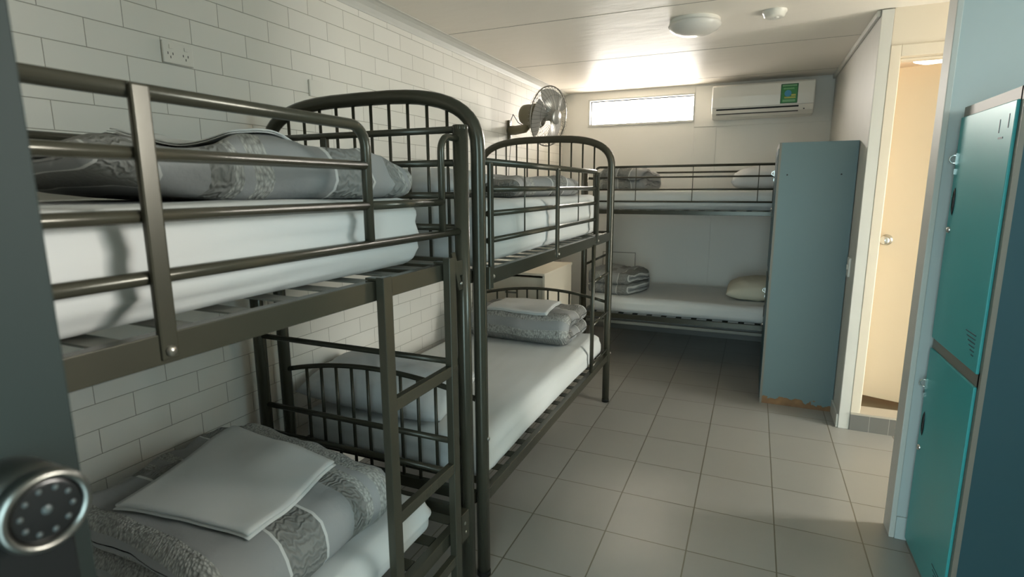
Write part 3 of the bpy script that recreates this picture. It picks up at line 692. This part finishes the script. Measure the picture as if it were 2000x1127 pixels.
# arched bunk
duvet('folded_duvet', 'neatly folded grey duvet at the far end of the arched lower bunk', (-1.33, 3.30, .505), .40, .70, .19, 2, rz=math.radians(-91), seed=31, amp=.015, uoff=.17, along=True)
slab('folded_sheet', 'folded white sheet on the duvet at the far end of the arched lower bunk', [(-1.56, 3.47), (-1.15, 3.49), (-1.12, 3.11), (-1.54, 3.11)],
     drape(), .016, 2, seed=8)
pillow('pillow', 'white pillow leaning on the near end bars of the arched lower bunk', (-1.47, 1.97, .590), .72, .40, .17, (math.radians(10), math.radians(3), math.radians(3)), seed=2)
pillow('pillow', 'white pillow on the near end of the arched upper mattress', (-1.32, 1.97, 1.478), .62, .36, .12, (math.radians(8), 0, 0), seed=3)
def w3(p):
    q = p.copy(); q.z *= 1-.25*abs(p.y)/.4; q.x += .04*math.sin(p.y*8); return q
duvet('rumpled_duvet', 'low rumpled grey duvet in the middle of the arched upper mattress', (-1.25, 2.86, 1.415), .46, .84, .115, 2, rz=math.radians(-4), seed=41, amp=.02, warp=w3, uoff=.2)
# rear bunk
duvet('rumpled_duvet', 'crumpled grey duvet at the left end of the upper bunk below the window', (-1.04, 5.06, 1.434), .44, .42, .17, 2, rz=math.radians(80), seed=51, amp=.032, uoff=.3)
pillow('pillow', 'white pillow on the upper bunk under the air conditioner, half behind the locker', (.10, 5.10, 1.522), .58, .46, .23, (math.radians(2), math.radians(-3), 0), seed=4)
pillow('pillow', 'cream pillow on the lower bunk beside the tall grey locker', (.12, 5.06, .608), .58, .46, .21, (math.radians(2), math.radians(-3), 0), seed=5, m='yellow_pillow')
def w5(p):
    q = p.copy(); rr_ = math.hypot(p.x/.28, p.y/.25); q.x *= 1/max(1, rr_)**.6; q.y *= 1/max(1, rr_)**.6; return q
duvet('rolled_duvet', 'dark grey rolled duvet at the left end of the lower bunk below the window', (-1.10, 5.00, .530), .50, .48, .20, 2, rz=math.radians(75), seed=61, amp=.026, warp=w5, uoff=.44)

# ------------------------------------------------------------------ wire rack behind the rolled duvet
wr = thing('wire_rack', (-1.20, 5.42, .530), 'thin wire rack behind the rolled duvet on the far lower bunk', 'rack')
MB().tube([(-.16, .0, 0), (-.16, 0, .30), (.16, 0, .30), (.16, 0, 0)], .004, 6).build('wire_frame', 'wire', wr)
MB().tube([(-.16, .06, 0), (-.16, .06, .14), (.16, .06, .14), (.16, .06, 0)], .003, 6).build('wire_shelf', 'wire', wr)

# ------------------------------------------------------------------ bedside cabinet
cb = thing('cabinet', (-1.62, 4.02, 0), 'pale laminate cabinet between the arched bunk and the far bunk', 'cabinet')
x0, x1, y0, y1 = -.24, .27, -.33, .33
c_ = MB(); c_.box(x0+.006, x0+.022, y0+.02, y1, 0, .835); c_.box(x1-.022, x1-.006, y0+.02, y1, 0, .835); c_.box(x0+.022, x1-.022, y1-.016, y1, 0, .835); c_.box(x0+.022, x1-.022, y0+.02, y1-.016, .03, .046)
c_.build('body', 'cabinet', cb)
MB().box(x0, x1, y0, y1+.004, .835, .853).build('top', 'cabinet', cb, bevel=.002)
for i in range(3):
    z = .06+i*.255
    dr = MB().box(x0+.024, x1-.024, y0+.028, y0+.046, z, z+.245).build('drawer', 'cabinet', cb, bevel=.002)
    MB().box(-.05, .05, y0+.016, y0+.028, z+.12, z+.132).build('handle', 'satin', dr, bevel=.002)

# ------------------------------------------------------------------ lockers (doors face the beds)
def locker(name, loc, label, body, D=.46, Wd=.50, H=1.738, out=.011, g=.020, doorm='locker_teal'):
    """local: doors on the -x side, width along y, side panel on the -y side"""
    o = thing(name, loc, label, 'locker', 'steel lockers')
    t = .012; e = .020-out
    b = MB(); b.box(.012, D, 0, t, .0, H); b.box(.012, D, Wd-t, Wd, 0, H); b.box(D-t, D, t, Wd-t, 0, H); b.box(.012, D-t, t, Wd-t, H-t, H); b.box(.002, D-t, t, Wd-t, .03, .05); b.box(.002, D-t, t, Wd-t, H/2-.005, H/2+.01)
    b.build('body', body, o)
    fr_ = MB(); fr_.box(-.002, .012, 0, .026, 0, H); fr_.box(-.002, .012, Wd-.016, Wd, 0, H); fr_.box(-.002, .012, .016, Wd-.016, H-.04, H); fr_.box(-.002, .012, .016, Wd-.016, .84, .895); fr_.box(-.002, .012, .016, Wd-.016, 0, .03)
    fr_.build('frame', 'locker_frame', o)
    for (z0, z1) in ((.888, H-.036), (.033, .846)):
        d = MB(); d.box(-out, -.0021, g, Wd-.008, z0, z1); dr = d.build('door', doorm, o, bevel=.0025)
        hm = z0+(z1-z0)*.635
        MB().lathe([(0, .0), (.010, .001), (.016, .0035), (.016, .0)], (0, 0, 0), (-1, 0, 0), 24)
        hb = MB(); ring = []
        for (s_, dx) in ((1.0, -.0205+e), (.8, -.0235+e), (.62, -.0215+e)):
            for k in range(24):
                a = 2*PI*k/24; ring.append((dx, Wd-.048+math.cos(a)*.014*s_, hm+math.sin(a)*.05*s_))
        hb.add(ring, [tuple(range(24))]+[(i*24+k, i*24+(k+1) % 24, (i+1)*24+(k+1) % 24, (i+1)*24+k) for i in range(2) for k in range(24)]+[tuple(range(71, 47, -1))])
        hb.build('handle', 'black', dr, smooth=True)
        MB().lathe([(0, .009), (.009, .008), (.012, .003), (.012, 0)], (-out, Wd-.040, hm-.102), (-1, 0, 0), 18).build('lock_cylinder', 'chrome', dr, smooth=True)
        hs = MB(); hz = hm+.152
        hs.tube(arc((-.024+e, Wd-.006, hz), .014, -PI/2, PI/2, 8, (-1, 0, 0), (0, 0, 1)), .0025, 6); hs.box(-.024+e, -.019+e, Wd-.02, Wd-.004, hz-.02, hz+.02)
        hs.box(-.024+e, -.019+e, Wd-.018, Wd-.006, hz-.055, hz-.035)
        hs.build('hasp', 'chrome', dr, smooth=False)
        vn = MB()
        for k in range(6): vn.box(-out-.0012, -out+.0002, .06, .06+.02+.014*k, z0+.045+k*.013, z0+.049+k*.013)
        vn.build('vent_slots', 'locker_body', dr)
        if z0 > .5:
            for (ya, yb_, za, zb) in ((.055, .059, .075, .035), (.120, .124, .085, .045), (.085, .12, .103, .098)):
                MB().box(-out-.0012, -out+.0002, ya, yb_, z1-za, z1-zb).build('door_slot', 'locker_body', dr)
    return o
locker('locker', (.672, 2.045, 0), 'two-door locker at the right edge with teal doors, against the partition end', 'locker_body')
locker('locker', (.122, 3.985, 0), 'tall grey-green locker with a rusted foot standing by the far bunk', 'locker_rust', D=.434, Wd=.50, H=1.735, g=.0, out=.006, doorm='locker_body')
hl = [o for o in bpy.data.objects if o.name.startswith('locker') and o.type == 'EMPTY'][-1]
for x in (.055, .355):
    MB().lathe([(0, .001), (.005, .001), (.005, 0)], (x, 0, 1.535), (0, -1, 0), 10).build('screw_hole', 'dark', hl)

# ------------------------------------------------------------------ wall fan
fan = thing('wall_fan', (WX, 4.26, 1.83), 'wall-mounted fan with wire cage on the brick wall above the arched bunk', 'fan')
def L_(p): return Vector(p)-Vector((WX, 4.26, 1.83))
MB().box(0, .022, -.022, .022, 0, .17).build('bracket', 'fan_grey', fan, bevel=.004)
am = MB(); am.tube([L_((WX+.02, 4.25, 1.92)), L_((-1.80, 4.22, 1.915)), L_((-1.70, 4.17, 1.92)), L_((-1.66, 4.15, 1.95)), L_((-1.655, 4.14, 1.99))], [.036, .036, .034, .032, .028], 12); am.build('arm', 'fan_grey', fan, smooth=True)
fc = Vector((-1.455, 4.045, 1.985)); ax = Vector((.93, -.30, -.14)).normalized()
fl = L_(fc)
MB().lathe([(0, -.262), (.045, -.258), (.072, -.238), (.078, -.20), (.078, -.15), (.088, -.13), (.09, -.085), (.06, -.07), (0, -.07)], fl, ax, 28).build('motor_housing', 'fan_grey', fan, smooth=True)
e1 = ax.orthogonal().normalized(); e2 = ax.cross(e1); RF = .215
def ring(r, h): return [fl+ax*h+(e1*math.cos(2*PI*k/36)+e2*math.sin(2*PI*k/36))*r for k in range(36)]
cage = MB()
cage.tube(ring(RF, 0), .0045, 6, closed=True)
cg = cage.build('cage_rim', 'wire', fan, smooth=True)
for sgn, dep, nm in ((-1, .075, 'rear_grille'), (1, .072, 'front_grille')):
    w_ = MB()
    for k in range(44):
        a = 2*PI*k/44; d = e1*math.cos(a)+e2*math.sin(a)
        pts = [fl+d*(RF*math.cos(t))+ax*(sgn*dep*math.sin(t)**.8) for t in [i*PI/2/7*.86 for i in range(8)]]
        w_.tube(pts, .0010, 4, cap=False)
    w_.tube(ring(RF*.72, sgn*dep*.62), .0013, 4, closed=True)
    w_.build(nm, 'wire', fan)
MB().lathe([(0, .082), (.045, .080), (.052, .074), (.052, .068), (0, .066)], fl, ax, 28).build('badge', 'fan_silver', fan, smooth=True)
bl = MB().lathe([(0, .03), (.03, .025), (.034, -.03), (0, -.03)], fl, ax, 20).build('hub', 'fan_silver', fan, smooth=True)
for k in range(3):
    b_ = MB(); a0 = 2*PI*k/3+.5; nr, na = 7, 8
    for sd in (0, 1):
        for i in range(nr+1):
            r_ = .03+(.165)*i/nr
            for j in range(na+1):
                wdt = .35+.55*math.sin(min(1, i/nr*1.15)*PI*.62); a = a0+(-.5+j/na)*wdt*1.9
                d = e1*math.cos(a)+e2*math.sin(a); b_.v.append(tuple(fl+d*r_+ax*((.02-.05*j/na)+sd*.003)))
    q = (nr+1)*(na+1)
    for i in range(nr):
        for j in range(na):
            s0 = i*(na+1)+j; b_.f.append((s0, s0+1, s0+na+2, s0+na+1)); b_.f.append((q+s0, q+s0+na+1, q+s0+na+2, q+s0+1))
    b_.build('blade', 'fan_silver', bl, smooth=True)
MB().tube([L_((WX+.025, 4.24, 1.98)), L_((-1.82, 4.22, 2.04)), L_((-1.76, 4.18, 1.97)), L_((-1.72, 4.16, 1.95))], .003, 6).build('cord', 'dark', fan, smooth=True)
MB().tube([L_((WX+.028, 4.23, 1.95)), L_((WX+.035, 4.225, 1.80)), L_((WX+.02, 4.22, 1.60)), L_((WX+.015, 4.22, 1.47))], .0028, 6).build('cord', 'dark', fan, smooth=True)

# ------------------------------------------------------------------ air conditioner
ac = thing('air_conditioner', (0, BY, 0), 'white split air conditioner high on the far wall with a green sticker', 'air conditioner')
pr_ = [(-.010, 2.068), (-.075, 2.062), (-.150, 2.075), (-.190, 2.105), (-.208, 2.150), (-.214, 2.24), (-.212, 2.330), (-.200, 2.346), (-.010, 2.346)]
ax0, ax1 = -.412, .402
a_ = MB(); vs = [(ax0, y, z) for y, z in pr_]+[(ax1, y, z) for y, z in pr_]; k = len(pr_)
a_.add(vs, [tuple(range(k)), tuple(range(2*k-1, k-1, -1))]+[(i, (i+1) % k, k+(i+1) % k, k+i) for i in range(k)])
a_.build('casing', 'ac_white', ac, bevel=.010)
def quad_on(x0, x1, p0, p1, th):
    """thin plate over the profile line p0-p1"""
    d = Vector((p1[0]-p0[0], p1[1]-p0[1])).normalized(); n = Vector((-d.y, d.x)); n = n if n.x < 0 else -n
    m_ = MB(); vs = []
    for x in (x0, x1):
        for (p, o_) in ((p0, -.002), (p1, -.002), (p1, th), (p0, th)): vs.append((x, p[0]+n.x*o_, p[1]+n.y*o_))
    return m_.add(vs, [(0, 1, 2, 3), (7, 6, 5, 4), (0, 4, 5, 1), (1, 5, 6, 2), (2, 6, 7, 3), (3, 7, 4, 0)])
quad_on(-.372, .285, (-.206, 2.142), (-.2005, 2.130), .0015).build('air_slot', 'dark', ac)
quad_on(-.372, .285, (-.186, 2.102), (-.178, 2.096), .0015).build('air_slot', 'dark', ac)
fp = quad_on(-.37, .283, (-.199, 2.126), (-.187, 2.105), .003).build('louvre', 'ac_white', ac)
quad_on(ax0+.006, ax1-.006, (-.2085, 2.153), (-.2082, 2.1505), .0012).build('panel_joint', mat('joint_grey', srgb(150, 146, 138), .6), ac)
MB().box(.322, .332, -.1995, -.1935, 2.108, 2.116).build('sensor', 'dark', ac)
sx0, sx1, sz0, sz1 = .140, .272, 2.160, 2.318
def yf(z): return -.2140+(-.212+.214)*(z-2.24)/.09 if z > 2.24 else -.208-(.006)*(z-2.15)/.09
def plate(x0, x1, z0, z1, off, m, nm, par):
    mm = MB(); mm.add([(x0, yf(z0)-off, z0), (x1, yf(z0)-off, z0), (x1, yf(z1)-off, z1), (x0, yf(z1)-off, z1), (x0, yf(z0)+.001, z0), (x1, yf(z0)+.001, z0), (x1, yf(z1)+.001, z1), (x0, yf(z1)+.001, z1)],
                      [(0, 1, 2, 3), (7, 6, 5, 4), (0, 4, 5, 1), (1, 5, 6, 2), (2, 6, 7, 3), (3, 7, 4, 0)])
    return mm.build(nm, m, par)
stk = tag(plate(sx0, sx1, sz0, sz1, .0035, 'sticker_dark', 'sticker', None), 'green energy sticker with a blue globe on the air conditioner front', 'sticker'); stk.location = (0, BY, 0)
plate(sx0+.006, sx1-.006, sz0+.006, sz1-.026, .0042, 'sticker', 'sticker_field', stk)
plate(sx0+.010, sx1-.010, sz1-.021, sz1-.008, .0044, 'sticker_pale', 'sticker_text_band', stk)
plate(sx0+.018, sx1-.018, sz0+.012, sz0+.030, .0048, 'sticker_pale', 'sticker_text_band', stk)
plate(sx0+.020, sx1-.030, sz1-.044, sz1-.034, .0048, 'sticker_pale', 'sticker_text_band', stk)
MB().lathe([(0, .0012), (.026, .001), (.027, 0)], (sx0+.056, -.2165, sz0+.080), (0, -1, 0), 24).build('globe_mark', 'sticker_blue', stk)
plate(sx0+.030, sx1-.016, sz0+.040, sz0+.052, .0050, 'sticker_yellow', 'sticker_mark', stk)
plate(sx0+.082, sx1-.016, sz0+.058, sz0+.072, .0050, 'sticker_yellow', 'sticker_mark', stk)

# ------------------------------------------------------------------ ceiling fittings, outlets, switch
lp = thing('ceiling_light', (-.385, 3.525, CZ), 'round white ceiling light, switched off, beside the smoke alarm', 'ceiling light')
MB().lathe([(.138, 0), (.140, -.012), (.136, -.026), (.128, -.030)], (0, 0, 0), (0, 0, 1), 48).build('base_ring', 'white_plastic', lp, smooth=True)
MB().lathe([(.143, -.022), (.146, -.028), (.143, -.036), (.130, -.052), (.10, -.068), (.06, -.078), (0, -.082)], (0, 0, 0), (0, 0, 1), 48).build('diffuser', 'lamp_white', lp, smooth=True)
sm = thing('smoke_alarm', (.03, 3.52, CZ), 'small round white smoke alarm on the ceiling', 'smoke alarm')
MB().lathe([(.062, 0), (.062, -.012), (.056, -.016), (.052, -.030), (.040, -.036), (0, -.037)], (0, 0, 0), (0, 0, 1), 32).build('housing', 'white_plastic', sm, smooth=True)
MB().lathe([(.014, -.036), (.012, -.041), (0, -.042)], (.01, -.01, 0), (0, 0, 1), 16).build('test_button', 'white_plastic', sm, smooth=True)
bl_ = thing('bathroom_light', (1.12, 5.05, CZ), 'lit round ceiling light seen over the bathroom door', 'ceiling light')
MB().lathe([(.15, 0), (.15, -.02), (.13, -.05), (.07, -.07), (0, -.075)], (0, 0, 0), (0, 0, 1), 36).build('diffuser', 'lit', bl_, smooth=True)
bpl = bpy.data.lights.new('bathroom_bulb', 'POINT'); bpl.energy = 11; bpl.color = (1, .80, .56); bpl.shadow_soft_size = .12
bpo = bpy.data.objects.new('bathroom_bulb', bpl); C.objects.link(bpo); bpo.location = (1.12, 4.75, 2.2)

po = thing('power_outlet', (WX, 1.405, 1.924), 'white double power socket on the brick wall above the nearest bunk', 'power outlet')
MB().box(0, .010, -.056, .056, -.036, .036).build('plate', 'white_plastic', po, bevel=.003)
for y in (-.03, .026):
    MB().box(.010, .0125, y-.006+.002, y+.006+.002, .012, .024).build('rocker', 'white_plastic', po)
    for (a, b) in ((-.009, 0), (.009, 0), (0, -.012)): MB().box(.0099, .0104, y+a-.0013, y+a+.0013, b-.008, b).build('pin_slot', 'dark', po)
bp_ = tag(MB().box(0, .010, -.045, .045, -.036, .036).build('blank_plate', 'white_plastic', bevel=.003), 'blank white cover plate on the brick wall above the arched bedhead', 'cover plate'); bp_.location = (WX, 2.075, 1.91)
sw = thing('light_switch', (RX, 3.90, .975), 'white switch plate on the wall edge beside the tall grey locker', 'light switch')
MB().box(-.012, 0, -.036, .036, -.058, .058).build('plate', 'white_plastic', sw, bevel=.003)
MB().box(-.017, -.012, -.012, .012, -.016, .016).build('rocker', 'white_plastic', sw, bevel=.002)
